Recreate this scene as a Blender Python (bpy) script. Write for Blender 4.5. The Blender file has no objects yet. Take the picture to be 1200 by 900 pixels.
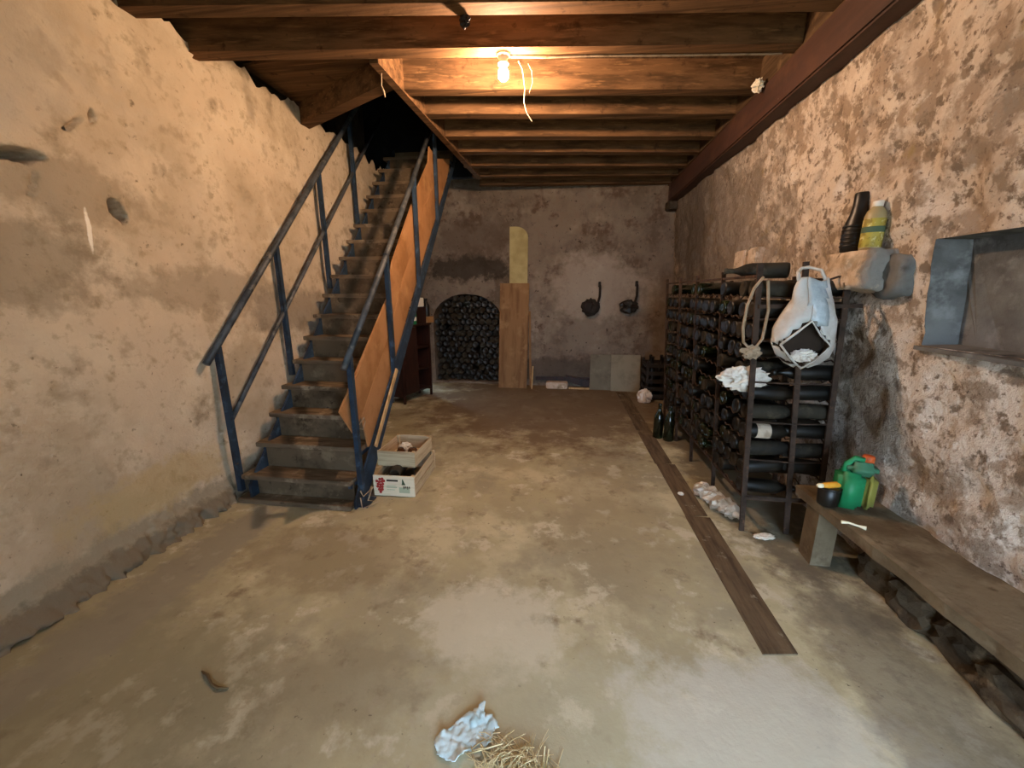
import bpy, bmesh, math, random
from mathutils import Vector, Matrix, noise
random.seed(7)
S = bpy.context.scene
COL = S.collection

# ------------------------------------------------------------------ camera
F, H = 460.0, 1.5                      # focal length in pixels of the 1200x900 frame, eye height
PITCH = math.atan(108 / F)
YAW = math.atan(64 / math.hypot(F, 108))
fh = Vector((-math.sin(YAW), math.cos(YAW), 0)); rt = Vector((math.cos(YAW), math.sin(YAW), 0)); up = Vector((0, 0, 1))
fwd = fh * math.cos(PITCH) - up * math.sin(PITCH); cu = fh * math.sin(PITCH) + up * math.cos(PITCH)
cam = bpy.data.cameras.new('camera'); cam.sensor_fit = 'HORIZONTAL'; cam.sensor_width = 36; cam.lens = F / 1200 * 36
cam.clip_start = 0.02
co = bpy.data.objects.new('camera', cam); COL.objects.link(co)
M = Matrix((rt, cu, -fwd)).transposed().to_4x4(); M.translation = (0, 0, H); co.matrix_world = M
S.camera = co

# ------------------------------------------------------------------ world, exposure
w = bpy.data.worlds.new('sky'); S.world = w; w.use_nodes = True
bg = w.node_tree.nodes['Background']; bg.inputs[0].default_value = (0.56, 0.76, 1.0, 1); bg.inputs[1].default_value = 9.5
BULB_STRENGTH = 1480.0
S.view_settings.view_transform = 'Standard'; S.view_settings.look = 'None'
S.view_settings.gamma = 1; S.view_settings.use_curve_mapping = False
S.view_settings.exposure = 1.06
DOOR = (0.15, 1.5, 2.1)             # doorway behind the camera: x0, x1, height
try:
    S.cycles.use_denoising = True
    S.cycles.max_bounces = 10; S.cycles.diffuse_bounces = 6
except Exception: pass

# ------------------------------------------------------------------ materials
def lin(c):
    if isinstance(c, str):
        c = [int(c[i:i + 2], 16) / 255 for i in (0, 2, 4)]
    return tuple(((v / 12.92) if v <= .04045 else ((v + .055) / 1.055) ** 2.4) for v in c) + (1,)

def mat(name, base, layers=(), rough=.85, bump=(), metal=0, spec=.3, trans=0, alpha=1, emit=None, coat=0, masks=()):
    """layers: (colour, scale, lo, hi, detail, stretch xyz, kind)"""
    m = bpy.data.materials.new(name); m.use_nodes = True
    nt = m.node_tree; N = nt.nodes; L = nt.links
    b = N['Principled BSDF']
    b.inputs['Roughness'].default_value = rough; b.inputs['Metallic'].default_value = metal
    b.inputs['Specular IOR Level'].default_value = spec; b.inputs['Transmission Weight'].default_value = trans
    b.inputs['Alpha'].default_value = alpha; b.inputs['Coat Weight'].default_value = coat
    tc = N.new('ShaderNodeTexCoord')
    col = lin(base); src = None
    def tex(scale, detail, st, kind, off=0):
        mp = N.new('ShaderNodeMapping'); mp.inputs['Scale'].default_value = st or (1, 1, 1)
        mp.inputs['Location'].default_value = (off, off * .7, off * 1.3)
        L.new(tc.outputs['Object'], mp.inputs[0])
        if kind == 'vor':
            nz = N.new('ShaderNodeTexNoise'); nz.inputs['Scale'].default_value = scale * 1.5; nz.inputs['Detail'].default_value = 3
            mxv = N.new('ShaderNodeMix'); mxv.data_type = 'VECTOR'; mxv.inputs[0].default_value = .25
            L.new(mp.outputs[0], nz.inputs[0]); L.new(mp.outputs[0], mxv.inputs[4]); L.new(nz.outputs['Color'], mxv.inputs[5])
            t = N.new('ShaderNodeTexVoronoi'); t.inputs['Scale'].default_value = scale
            L.new(mxv.outputs[1], t.inputs['Vector']); return t.outputs['Distance']
        t = N.new('ShaderNodeTexNoise'); t.inputs['Scale'].default_value = scale
        t.inputs['Detail'].default_value = detail; t.inputs['Roughness'].default_value = .62
        L.new(mp.outputs[0], t.inputs[0]); return t.outputs[0]
    def mixin(c, fac):
        nonlocal src
        mx = N.new('ShaderNodeMix'); mx.data_type = 'RGBA'
        L.new(fac, mx.inputs[0])
        if src is None: mx.inputs[6].default_value = col
        else: L.new(src, mx.inputs[6])
        mx.inputs[7].default_value = lin(c); src = mx.outputs[2]
    for i, l in enumerate(layers):
        c, sc, lo, hi = l[:4]; det = l[4] if len(l) > 4 else 6; st = l[5] if len(l) > 5 else None; kind = l[6] if len(l) > 6 else 'noise'
        amt = l[7] if len(l) > 7 else 1
        mr = N.new('ShaderNodeMapRange'); mr.inputs[1].default_value = lo; mr.inputs[2].default_value = hi
        mr.inputs[4].default_value = amt
        L.new(tex(sc, det, st, kind, i * 3.1), mr.inputs[0])
        mixin(c, mr.outputs[0])
    for (c, cen, rad, edge, amt) in masks:       # stains and painted light and shade, as soft ellipsoids broken by noise
        mp = N.new('ShaderNodeMapping'); mp.vector_type = 'POINT'
        mp.inputs['Location'].default_value = tuple(-cen[k] / rad[k] for k in range(3)); mp.inputs['Scale'].default_value = tuple(1 / r for r in rad)
        L.new(tc.outputs['Object'], mp.inputs[0])
        ln = N.new('ShaderNodeVectorMath'); ln.operation = 'LENGTH'; L.new(mp.outputs[0], ln.inputs[0])
        nz = N.new('ShaderNodeTexNoise'); nz.inputs['Scale'].default_value = edge; nz.inputs['Detail'].default_value = 10; nz.inputs['Roughness'].default_value = .68
        L.new(tc.outputs['Object'], nz.inputs[0])
        ad = N.new('ShaderNodeMath'); ad.operation = 'MULTIPLY_ADD'; ad.inputs[1].default_value = 2.0
        L.new(nz.outputs[0], ad.inputs[0]); L.new(ln.outputs['Value'], ad.inputs[2])
        mr = N.new('ShaderNodeMapRange'); mr.inputs[1].default_value = 2.12; mr.inputs[2].default_value = 1.72; mr.inputs[4].default_value = amt
        L.new(ad.outputs[0], mr.inputs[0]); mixin(c, mr.outputs[0])
    if src is None: b.inputs['Base Color'].default_value = col
    else: L.new(src, b.inputs['Base Color'])
    prev = None
    for sc, st, dist, kind in bump:
        bp = N.new('ShaderNodeBump'); bp.inputs['Strength'].default_value = st; bp.inputs['Distance'].default_value = dist
        L.new(tex(sc, 8, None, kind, 5.5), bp.inputs['Height'])
        if prev: L.new(prev, bp.inputs['Normal'])
        prev = bp.outputs[0]
    if prev: L.new(prev, b.inputs['Normal'])
    if emit:
        b.inputs['Emission Color'].default_value = emit[0] + (1,); b.inputs['Emission Strength'].default_value = emit[1]
    return m

MT = {}
MT['plaster_left'] = mat('plaster_left', 'bfad94',
    [('a8977d', 1.1, .44, .62, 8), ('c9b89e', 2.6, .5, .66, 8), ('95866f', 4.5, .56, .68, 10), ('a39379', 14, .54, .68, 8), ('7a6d59', 20, .63, .72, 8), ('5c5142', 45, .69, .75, 6, (1, 1, .6))],
    rough=.95, spec=.1, bump=[(9, .5, .02, 'noise'), (24, .5, .010, 'noise'), (70, .5, .005, 'noise')],
    masks=[('786d5a', (-2.38, 1.42, 1.62), (.6, .45, .24), 8, .55), ('857761', (-2.38, 1.75, 1.98), (.6, .35, .16), 8, .55), ('857864', (-2.38, 2.45, 1.52), (.6, .7, .14), 8, .55),
           ('8c826d', (-2.3, 1.5, .08), (.6, 1.7, .15), 11, .85), ('655b4b', (-2.3, 1.5, .05), (.6, 1.7, .07), 14, .7), ('efe9dc', (-2.38, 1.8, 1.79), (.6, .011, .1), 9, .9), ('b39a66', (-2.38, 1.9, .35), (.6, .5, .15), 7, .5),
           ('74695a', (-2.38, 3.3, 1.35), (.6, .7, .2), 6, .6), ('b0a595', (-2.38, 1.2, 2.7), (.6, .9, .5), 4, .5)])
MT['plaster_right'] = mat('plaster_right', 'cbbdad',
    [('b3a18f', 1.6, .44, .62), ('d3c7b8', 5, .5, .6, 9), ('9d8b79', 4.2, .50, .57, 11), ('918170', 8.5, .53, .60, 10), ('c8b9a8', 15, .55, .62, 8), ('7a6c5e', 14, .56, .63, 10),
     ('93825f', 3.3, .60, .68, 9), ('7c6c5f', 30, .58, .66, 7), ('4f463d', 40, .65, .71, 6)],
    rough=.95, spec=.1, bump=[(7, .8, .04, 'noise'), (16, .8, .02, 'noise'), (60, .7, .008, 'noise')],
    masks=[('7b7064', (1.6, 4.8, 1.9), (.6, 1.6, 1.1), 6, .8), ('8c8479', (1.6, 2.3, .7), (.6, .28, .55), 7, .6), ('5f574d', (1.6, 5.6, 2.4), (.6, .8, .9), 5, .7)])  # the low grey patch at the rack's near end paints the rack's shadow
MT['plaster_back'] = mat('plaster_back', '7d7164',
    [('62564a', 1.3, .44, .60, 8), ('8e8274', 2.1, .52, .66, 9), ('5d4e42', 4, .55, .66, 9), ('7d6e60', 12, .5, .66, 8), ('453a31', 18, .62, .70, 8)],
    rough=.95, spec=.1, bump=[(8, .6, .025, 'noise'), (24, .5, .01, 'noise'), (60, .5, .005, 'noise')],
    masks=[('2f2a25', (-1.55, 6.3, 1.85), (.75, .6, .2), 6, .8), ('4a4139', (.1, 6.3, .25), (1.5, .6, .25), 6, .75), ('ab9e8f', (.45, 6.3, 1.55), (.8, .6, .5), 5, .5), ('55483d', (-1.4, 6.3, 2.3), (.7, .6, .3), 4, .5)])
MT['shaft_dark'] = mat('unlit_shaft_dark', '1d1e20', [('141416', 3, .45, .62), ('2b2b2c', 6, .56, .7)], rough=.95, spec=.1)  # near-black colour stands in for the darkness of the unlit stairwell
MT['stone_dark'] = mat('stone_dark', '4b4238', [('2f2a24', 6, .45, .65), ('6a5d4e', 11, .55, .7)], rough=.95, spec=.1, bump=[(12, .8, .03, 'noise')])
MT['cement'] = mat('cement_grey', '6f6e6a', [('555451', 2.4, .44, .6, 8), ('8a8986', 4, .55, .68, 8), ('403e3c', 7, .58, .7, 9)], rough=.92, spec=.15, bump=[(14, .5, .012, 'noise'), (60, .4, .004, 'noise')])
MT['stone'] = mat('ledge_stone', 'c4b09a', [('9c8a72', 7, .48, .62), ('d2c3b0', 14, .52, .66), ('6a5c4c', 20, .6, .7)], rough=.95, spec=.1, bump=[(14, .7, .02, 'noise')],
    masks=[('77746e', (1.5, 2.16, 1.6), (.3, .13, .3), 12, .9)])
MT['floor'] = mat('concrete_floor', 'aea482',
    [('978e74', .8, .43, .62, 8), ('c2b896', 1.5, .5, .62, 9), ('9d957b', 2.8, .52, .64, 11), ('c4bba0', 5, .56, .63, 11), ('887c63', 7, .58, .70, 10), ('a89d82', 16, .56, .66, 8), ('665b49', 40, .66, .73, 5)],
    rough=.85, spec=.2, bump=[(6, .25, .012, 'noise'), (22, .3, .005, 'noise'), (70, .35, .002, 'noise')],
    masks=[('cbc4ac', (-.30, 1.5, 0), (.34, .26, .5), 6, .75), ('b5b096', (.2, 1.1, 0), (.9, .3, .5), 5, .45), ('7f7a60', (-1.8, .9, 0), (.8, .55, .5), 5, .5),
           ('654d36', (-.2, 5.4, 0), (1.9, 1.9, .5), 3, .8), ('7d6e55', (-1.3, 1.85, 0), (.6, .3, .5), 6, .5), ('c9c6b8', (.75, 1.1, 0), (.5, .4, .5), 5, .6), ('857a62', (-.85, 1.15, 0), (.35, .2, .5), 6, .45),  # paints the dim brown far floor and the pale daylight pool at right
           ('5f5546', (1.45, 3.4, 0), (.4, 1.7, .5), 5, .75), ('8a7c62', (.35, 2.6, 0), (.4, .9, .5), 4, .35), ('8d8676', (-2.05, 1.5, 0), (.18, 1.1, .5), 9, .7), ('6a5f50', (1.35, 1.3, 0), (.25, .9, .5), 5, .6)])  # floor darker under the rack and along the bench foot
MT['channel'] = mat('worn_floor_plank', '6b5a44', [('4d3f30', 5, .42, .62, 8, (4, .5, 1)), ('857355', 3, .56, .7), ('9c9480', 9, .62, .72)], rough=.9, spec=.15, bump=[(14, .5, .01, 'noise')])
MT['joist'] = mat('old_joist_wood', '6d4f34', [('4a3521', 3, .42, .62, 8, (.3, 6, 6)), ('866442', 5, .55, .72, 8, (.3, 8, 8)), ('3f2c1c', 12, .6, .72, 6)], rough=.85, spec=.15, bump=[(20, .4, .006, 'noise')])
MT['ceiling_board'] = mat('ceiling_board_wood', '54422f', [('38291c', 4, .42, .64, 8, (6, .3, 6)), ('6b543b', 7, .56, .7)], rough=.88, spec=.1)
MT['beam'] = mat('painted_brown_beam', '462d21', [('362319', 2.5, .45, .65, 8, (5, .4, 5)), ('523728', 5, .55, .7), ('8d857c', 24, .71, .76, 6)], rough=.6, spec=.3, bump=[(16, .3, .005, 'noise')])
MT['blue_steel'] = mat('worn_blue_paint_steel', '26384a', [('1b2733', 7, .45, .62), ('3d5266', 14, .56, .68), ('4b3a2b', 22, .63, .72)], rough=.6, spec=.35, metal=.1)
MT['rail'] = mat('rubbed_handrail_steel', '4b4f52', [('2e353b', 8, .45, .6), ('6c6a64', 14, .56, .7)], rough=.55, spec=.4, metal=.2)
MT['tread'] = mat('dusty_tread_wood', '6f604d', [('524636', 4, .45, .62, 7, (.6, 4, 4)), ('9b8b73', 6, .56, .7), ('463c30', 14, .64, .74)], rough=.9, spec=.1)
MT['riser'] = mat('dusty_riser_wood', '625543', [('473c2e', 4, .44, .6), ('7a6b55', 6, .55, .68), ('332a20', 12, .6, .7)], rough=.92, spec=.1)
MT['ply'] = mat('varnished_hardboard', 'a0734a', [('8a6039', 2.5, .45, .62, 7, (1, 1.5, 1.5)), ('ae8254', 4, .55, .7)], rough=.7, spec=.2)
MT['ply_edge'] = mat('hardboard_edge', '5a3c20', rough=.9)
MT['pale_wood'] = mat('pale_batten_wood', 'b99a6e', [('9c7e54', 6, .45, .6, 6, (3, 3, .4))], rough=.85)
MT['brown_ply'] = mat('brown_plank_wood', '8a6a4a', [('75573b', 3, .45, .62, 7, (5, 5, .4)), ('977856', 6, .56, .7)], rough=.85, spec=.1)
MT['yellow_board'] = mat('yellow_board', 'b0a272', [('9c8e60', 4, .45, .62)], rough=.8)
MT['grey_sheet'] = mat('grey_fibre_sheet', '6f6858', [('5d574a', 4, .45, .62), ('7d7565', 7, .55, .7)], rough=.9)
MT['grey_sheet2'] = mat('pale_fibre_sheet', '89806c', [('746b5a', 4, .45, .62)], rough=.9)
MT['rust'] = mat('rusty_iron', '46362b', [('2f241d', 12, .45, .62), ('654937', 20, .58, .7)], rough=.8, spec=.3, metal=.3)
MT['iron'] = mat('black_iron', '1f1b19', [('352a24', 16, .55, .7)], rough=.75, spec=.3)
MT['bottle'] = mat('dusty_dark_glass', '0d0d0a', [('2c251c', 8, .5, .72, 6), ('050605', 5, .5, .66)], rough=.42, spec=.4)
MT['bottle_dusty'] = mat('dust_covered_glass', '2f2a20', [('1a1712', 7, .45, .62), ('4d4434', 12, .57, .72)], rough=.75, spec=.25)
MT['bottle_green'] = mat('green_black_glass', '10170d', [('26301c', 8, .5, .68)], rough=.12, spec=.6)
MT['paper_label'] = mat('faded_bottle_label', 'b9a893', [('9a8873', 14, .5, .66)], rough=.9)
MT['wood_dark'] = mat('dark_red_brown_wood', '2e1710', [('1c0e0a', 5, .45, .62, 6, (4, 4, .6)), ('3d2118', 8, .58, .7)], rough=.5, spec=.35)
MT['crate_white'] = mat('printed_white_crate_wood', 'dccdb0', [('c9b796', 7, .5, .68, 6, (.4, 4, 6))], rough=.8)
MT['crate_wood'] = mat('raw_crate_wood', 'c2ad8a', [('a48c69', 7, .46, .64, 6, (.5, .5, 6))], rough=.85)
MT['ink_red'] = mat('red_print', '9c2f2a', rough=.85); MT['ink_black'] = mat('black_print', '2a241f', rough=.85); MT['ink_green'] = mat('green_print', '4a5c48', rough=.85)
MT['ink_pale'] = mat('pale_green_print', 'a7ad90', rough=.85)
MT['bag'] = mat('white_plastic_sack', 'b9b8b2', [('a3988b', 3, .45, .62), ('cfd3d4', 5, .55, .7)], rough=.45, spec=.4, bump=[(12, .5, .02, 'noise')])
MT['bag_panel'] = mat('shiny_pale_blue_plastic', 'a9b6ba', [('93a2a8', 6, .48, .62), ('c4cdd0', 9, .56, .7)], rough=.25, spec=.6, bump=[(14, .5, .015, 'noise')])
MT['bag_inside'] = mat('sack_inside_shade', '2b2017', [('3c2d20', 8, .5, .68)], rough=.9)  # dark brown that paints the shade inside the open sack
MT['paper'] = mat('crumpled_white_paper', 'd9d2c6', [('b8ab9b', 10, .5, .66)], rough=.8, bump=[(30, .5, .01, 'noise')])
MT['cloth'] = mat('pale_blue_white_cloth', 'c3d6d8', [('a9c2c6', 14, .48, .62), ('d9e4e2', 20, .54, .68)], rough=.85, bump=[(60, .3, .003, 'noise')])
MT['clear'] = mat('crushed_clear_plastic', 'cfc5b2', [('a09078', 14, .48, .64), ('efe8d8', 22, .55, .7)], rough=.3, spec=.5, trans=.35)
MT['straw'] = mat('dry_straw', 'd0bf94', [('b09d70', 14, .45, .62), ('e2d4ac', 20, .56, .7)], rough=.85)
MT['twig'] = mat('brown_twig', '5d5038', rough=.9)
MT['green'] = mat('green_plastic', '1f7d4d', [('186a40', 6, .45, .62), ('2a8c59', 14, .56, .7)], rough=.5, spec=.35)
MT['green2'] = mat('faded_green_plastic', '3f7357', [('54785a', 6, .48, .66)], rough=.5, spec=.35)
MT['olive'] = mat('olive_plastic', '84803a', [('6e6f38', 7, .45, .62)], rough=.55)
MT['orange'] = mat('orange_plastic', 'c25a2a', [('8a3a1f', 16, .5, .62)], rough=.5)
MT['yellow'] = mat('yellow_handle', 'd6962e', [('b97a22', 8, .5, .66)], rough=.5)
MT['ivory'] = mat('ivory_tip', 'e6dfbf', rough=.6)
MT['black_plastic'] = mat('black_plastic', '15130f', [('2a2018', 9, .52, .68)], rough=.4, spec=.4)
MT['label_yellow'] = mat('yellow_label', 'a5953f', [('857430', 26, .5, .6), ('cfc58c', 36, .55, .64), ('4a4a2c', 45, .62, .68)], rough=.6)
MT['white_plastic'] = mat('white_plastic', 'd9d3c4', rough=.5)
MT['clear_body'] = mat('cloudy_bottle_plastic', 'a8966c', rough=.4, trans=.2)
MT['card'] = mat('brown_cardboard', '9a7246', [('835e38', 6, .48, .64)], rough=.9)
MT['ceramic'] = mat('white_porcelain', 'ddd6c8', rough=.35, spec=.5)
MT['bulb'] = mat('lit_bulb_glass', 'ffffff', emit=((1.0, .65, .41), BULB_STRENGTH))
MT['cord'] = mat('pale_cord', '9c8870', [('7b6a54', 20, .5, .66)], rough=.9)
MT['tuft'] = mat('cobweb_lint', 'd5cbb8', rough=.95)
MT['brown_jar'] = mat('brown_glass_jar', '4a2b18', [('2f1a0f', 6, .5, .66)], rough=.15, spec=.6)

# ------------------------------------------------------------------ mesh helpers
ORIG = {}
def obj(name, bm, m, parent=None, smooth=False, loc=None):
    """one mesh object; bm is in world coordinates unless loc is given (then bm is local to loc)"""
    me = bpy.data.meshes.new(name)
    bmesh.ops.recalc_face_normals(bm, faces=bm.faces)
    if parent is not None:
        o0 = ORIG[parent.name]
        bmesh.ops.translate(bm, verts=bm.verts, vec=-o0)
    elif loc is not None:
        bmesh.ops.translate(bm, verts=bm.verts, vec=-Vector(loc))
    bm.to_mesh(me); bm.free()
    if smooth:
        for p in me.polygons: p.use_smooth = True
    me.materials.append(MT[m] if isinstance(m, str) else m)
    o = bpy.data.objects.new(name, me); COL.objects.link(o)
    if parent is not None:
        o.parent = parent; ORIG[o.name] = ORIG[parent.name].copy()
    else:
        o.location = loc or (0, 0, 0); ORIG[o.name] = Vector(loc or (0, 0, 0))
    return o

def tag(o, label=None, cat=None, group=None, kind=None):
    if label: o['label'] = label
    if cat: o['category'] = cat
    if group: o['group'] = group
    if kind: o['kind'] = kind
    return o

def thing(name, label, cat, loc=(0, 0, 0), group=None, kind=None):
    o = bpy.data.objects.new(name, None); COL.objects.link(o); o.location = loc; o.empty_display_size = .05
    ORIG[o.name] = Vector(loc)
    return tag(o, label, cat, group, kind)

def box(bm, x0, x1, y0, y1, z0, z1):
    r = bmesh.ops.create_cube(bm, size=1)
    for v in r['verts']:
        v.co = Vector((x0 + (v.co.x + .5) * (x1 - x0), y0 + (v.co.y + .5) * (y1 - y0), z0 + (v.co.z + .5) * (z1 - z0)))
    return r['verts']

def B(x0, x1, y0, y1, z0, z1, bev=0):
    bm = bmesh.new(); box(bm, x0, x1, y0, y1, z0, z1)
    if bev: bmesh.ops.bevel(bm, geom=bm.edges[:], offset=bev, segments=2, affect='EDGES', clamp_overlap=True)
    return bm

def prism(pts, vec):
    """closed polygon (3D points) extruded by vec"""
    bm = bmesh.new(); n = len(pts); vec = Vector(vec)
    a = [bm.verts.new(p) for p in pts]; b = [bm.verts.new(Vector(p) + vec) for p in pts]
    bm.faces.new(a); bm.faces.new(b[::-1])
    for i in range(n): bm.faces.new((a[i], a[(i + 1) % n], b[(i + 1) % n], b[i]))
    bmesh.ops.triangulate(bm, faces=[f for f in bm.faces if len(f.verts) > 4])
    return bm

def bar(p, q, wx, wz, side=None):
    """square bar from p to q"""
    p, q = Vector(p), Vector(q); d = (q - p).normalized()
    s = Vector(side) if side else (Vector((1, 0, 0)) if abs(d.x) < .9 else Vector((0, 1, 0)))
    s = (s - d * s.dot(d)).normalized(); t = d.cross(s)
    ring = [s * wx / 2 + t * wz / 2, -s * wx / 2 + t * wz / 2, -s * wx / 2 - t * wz / 2, s * wx / 2 - t * wz / 2]
    return prism([p + r for r in ring], q - p)

def tube(pts, r, n=8, bm=None, cap=True):
    bm = bm or bmesh.new(); pts = [Vector(p) for p in pts]; rings = []
    rr = r if isinstance(r, (list, tuple)) else [r] * len(pts)
    t0 = (pts[1] - pts[0]).normalized(); s = t0.orthogonal().normalized()
    for i, p in enumerate(pts):
        d = (pts[min(i + 1, len(pts) - 1)] - pts[max(i - 1, 0)]).normalized()
        s = (s - d * s.dot(d)).normalized(); t = d.cross(s)
        rings.append([bm.verts.new(p + (s * math.cos(a) + t * math.sin(a)) * rr[i]) for a in [2 * math.pi * k / n for k in range(n)]])
    for a, b in zip(rings, rings[1:]):
        for k in range(n): bm.faces.new((a[k], a[(k + 1) % n], b[(k + 1) % n], b[k]))
    if cap: bm.faces.new(rings[0][::-1]); bm.faces.new(rings[-1])
    return bm

def lathe(prof, n=16, c=(0, 0, 0), axis='Z', rot=None, bm=None):
    bm = bm or bmesh.new(); rings = []; c = Vector(c)
    def P(r, h, a):
        x, y = r * math.cos(a), r * math.sin(a)
        v = {'Z': Vector((x, y, h)), 'X': Vector((h, x, y)), 'Y': Vector((x, h, y))}[axis]
        if rot: v = rot @ v
        return c + v
    for r, h in prof:
        rings.append([bm.verts.new(P(max(r, .0005), h, 2 * math.pi * k / n)) for k in range(n)])
    for a, b in zip(rings, rings[1:]):
        for k in range(n): bm.faces.new((a[k], a[(k + 1) % n], b[(k + 1) % n], b[k]))
    bm.faces.new(rings[0][::-1]); bm.faces.new(rings[-1])
    return bm

def rock(c, r, seed, amp=.18, sub=3, box_=.0):
    bm = bmesh.new(); bmesh.ops.create_icosphere(bm, subdivisions=sub, radius=1)
    for v in bm.verts:
        d = v.co.normalized()
        m = max(abs(d.x), abs(d.y), abs(d.z)); d2 = d.lerp(d / m * .86, box_)
        k = 1 + amp * noise.noise(d * 1.9 + Vector((seed * 3.7, seed, -seed))) + amp * .5 * noise.noise(d * 5 + Vector((seed, seed * 2.2, 1)))
        v.co = Vector((c[0] + d2.x * r[0] * k, c[1] + d2.y * r[1] * k, c[2] + d2.z * r[2] * k))
    return bm

def crumple(c, r, seed, amp=.4, sub=4, fq=2.2, rotz=0, zmin=None):
    bm = bmesh.new(); bmesh.ops.create_icosphere(bm, subdivisions=sub, radius=1)
    cs, sn = math.cos(rotz), math.sin(rotz)
    for v in bm.verts:
        d = v.co.normalized(); o = Vector((seed * 5.1, seed * 1.3, seed))
        k = 1 + .75 * amp * (.5 - abs(noise.noise(d * fq * .8 + o)) * 2.2) + amp * .28 * (.5 - abs(noise.noise(d * fq * 1.9 + o)) * 2)
        k = max(.45, k)
        x, y, z = d.x * r[0] * k, d.y * r[1] * k, d.z * r[2] * k
        z = c[2] + z
        if zmin is not None: z = max(z, zmin)
        v.co = Vector((c[0] + x * cs - y * sn, c[1] + x * sn + y * cs, z))
    return bm

def fn2(a, b, s=0, z=0): return noise.noise(Vector((a, b, z + s * 7.3)))
def frange(a, b, st):
    n = max(1, round((b - a) / st)); return [a + (b - a) * i / n for i in range(n + 1)]

# ------------------------------------------------------------------ the room
Y0, Y1 = -0.9, 6.3
JZ, CZ = 2.97, 3.17                    # underside of joists, underside of boards
def xr(z): return 1.74 - .10 * z       # right wall leans in as it rises

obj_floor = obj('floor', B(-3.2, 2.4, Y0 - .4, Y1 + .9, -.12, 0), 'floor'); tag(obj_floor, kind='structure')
tag(obj('ground', B(-9, 9, -9, Y0 - .4, -.14, -.02), 'floor'), kind='structure')

def grid_mesh(us, vs, P, skip=None):
    bm = bmesh.new(); V = [[bm.verts.new(P(u, v)) for v in vs] for u in us]
    for i in range(len(us) - 1):
        for j in range(len(vs) - 1):
            if skip and skip((us[i] + us[i + 1]) / 2, (vs[j] + vs[j + 1]) / 2): continue
            bm.faces.new((V[i][j], V[i + 1][j], V[i + 1][j + 1], V[i][j + 1]))
    return bm

# left wall: plaster skin with relief, hollows, a rubble foot and a broken top edge
def hollow(y, z, cy, cz, ry, rz, ang=0, p=2.):
    a, b = y - cy, z - cz; c, s = math.cos(ang), math.sin(ang)
    a, b = (a * c + b * s) / ry, (-a * s + b * c) / rz
    d = math.hypot(a, b) + .35 * noise.noise(Vector((y * 22, z * 22, 3)))
    return max(0, min(1, (1.1 - d) / .35))
def ztop(y): return 3.07 + .07 * fn2(y * 2.3, 1, 2) + .07 * fn2(y * 8, 4, 3) + .04 * fn2(y * 21, 2, 4)
def PL(y, t):
    z = t * ztop(y) / 3.1
    d = .035 * fn2(y * .9, z * .9, 1) + .02 * fn2(y * 2.6, z * 2.6, 2) + .007 * fn2(y * 9, z * 9, 3)
    foot = math.exp(-(z / (.11 + .05 * fn2(y * 3, 0, 5))) ** 2)
    d += foot * (.075 + .06 * fn2(y * 7, z * 12, 6) + .05 * fn2(y * 22, z * 26, 7) + .03 * fn2(y * 45, z * 45, 8)) * (1 if y < 2.35 else .4)
    d -= .30 * hollow(y, z, 1.965, 1.92, .034, .058, .45) + .28 * hollow(y, z, 1.58, 2.085, .10, .026, .12) + .2 * hollow(y, z, 1.93, 2.365, .013, .04, -.3)
    d -= .06 * hollow(y, z, 1.83, 2.29, .07, .008, .75) + .025 * hollow(y, z, 1.62, 1.97, .007, .06, -.35)
    d -= .05 * hollow(y, z, 2.75, 3.0, .13, .02, .25)
    return Vector((-2.41 + d, y, z))
ys = frange(Y0, .6, .04)[:-1] + frange(.6, 1.45, .018)[:-1] + frange(1.45, 2.1, .011)[:-1] + frange(2.1, 2.6, .018)[:-1] + frange(2.6, 6.0, .035)
zs = frange(0, .4, .014)[:-1] + frange(.4, 1.65, .04)[:-1] + frange(1.65, 2.45, .011)[:-1] + frange(2.45, 3.1, .03)
wl = obj('wall_left', grid_mesh(ys, zs, PL), 'plaster_left', smooth=True); tag(wl, kind='structure')
obj('masonry_core', B(-2.95, -2.78, Y0, Y1, 0, 5.2), 'stone_dark', wl)

# right wall with the blocked recess
RY0, RY1, RZ0, RZ1 = 1.02, 2.03, 1.262, 1.722
def PR(y, z):
    d = .03 * fn2(y * 1.1, z * 1.1, 11) + .022 * fn2(y * 3.1, z * 3.1, 12) + .010 * fn2(y * 9, z * 9, 13)
    hit = noise.noise(Vector((y * 5.5, z * 5.5, 40)))
    d += .016 * max(0, min(1, (hit - .12) / .12))
    return Vector((xr(z) + .012 + d, y, z))
def between(v, a, b): return a - 1e-6 < v < b + 1e-6
ys = frange(Y0, RY0, .05)[:-1] + frange(RY0, RY1, .035)[:-1] + frange(RY1, 4.2, .025)[:-1] + frange(4.2, Y1, .04)
zs = frange(0, RZ0, .03)[:-1] + frange(RZ0, RZ1, .028)[:-1] + frange(RZ1, 3.25, .025)
wr = obj('wall_right', grid_mesh(ys, zs, PR, lambda y, z: RY0 < y < RY1 and RZ0 < z < RZ1), 'plaster_right', smooth=True); tag(wr, kind='structure')
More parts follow.
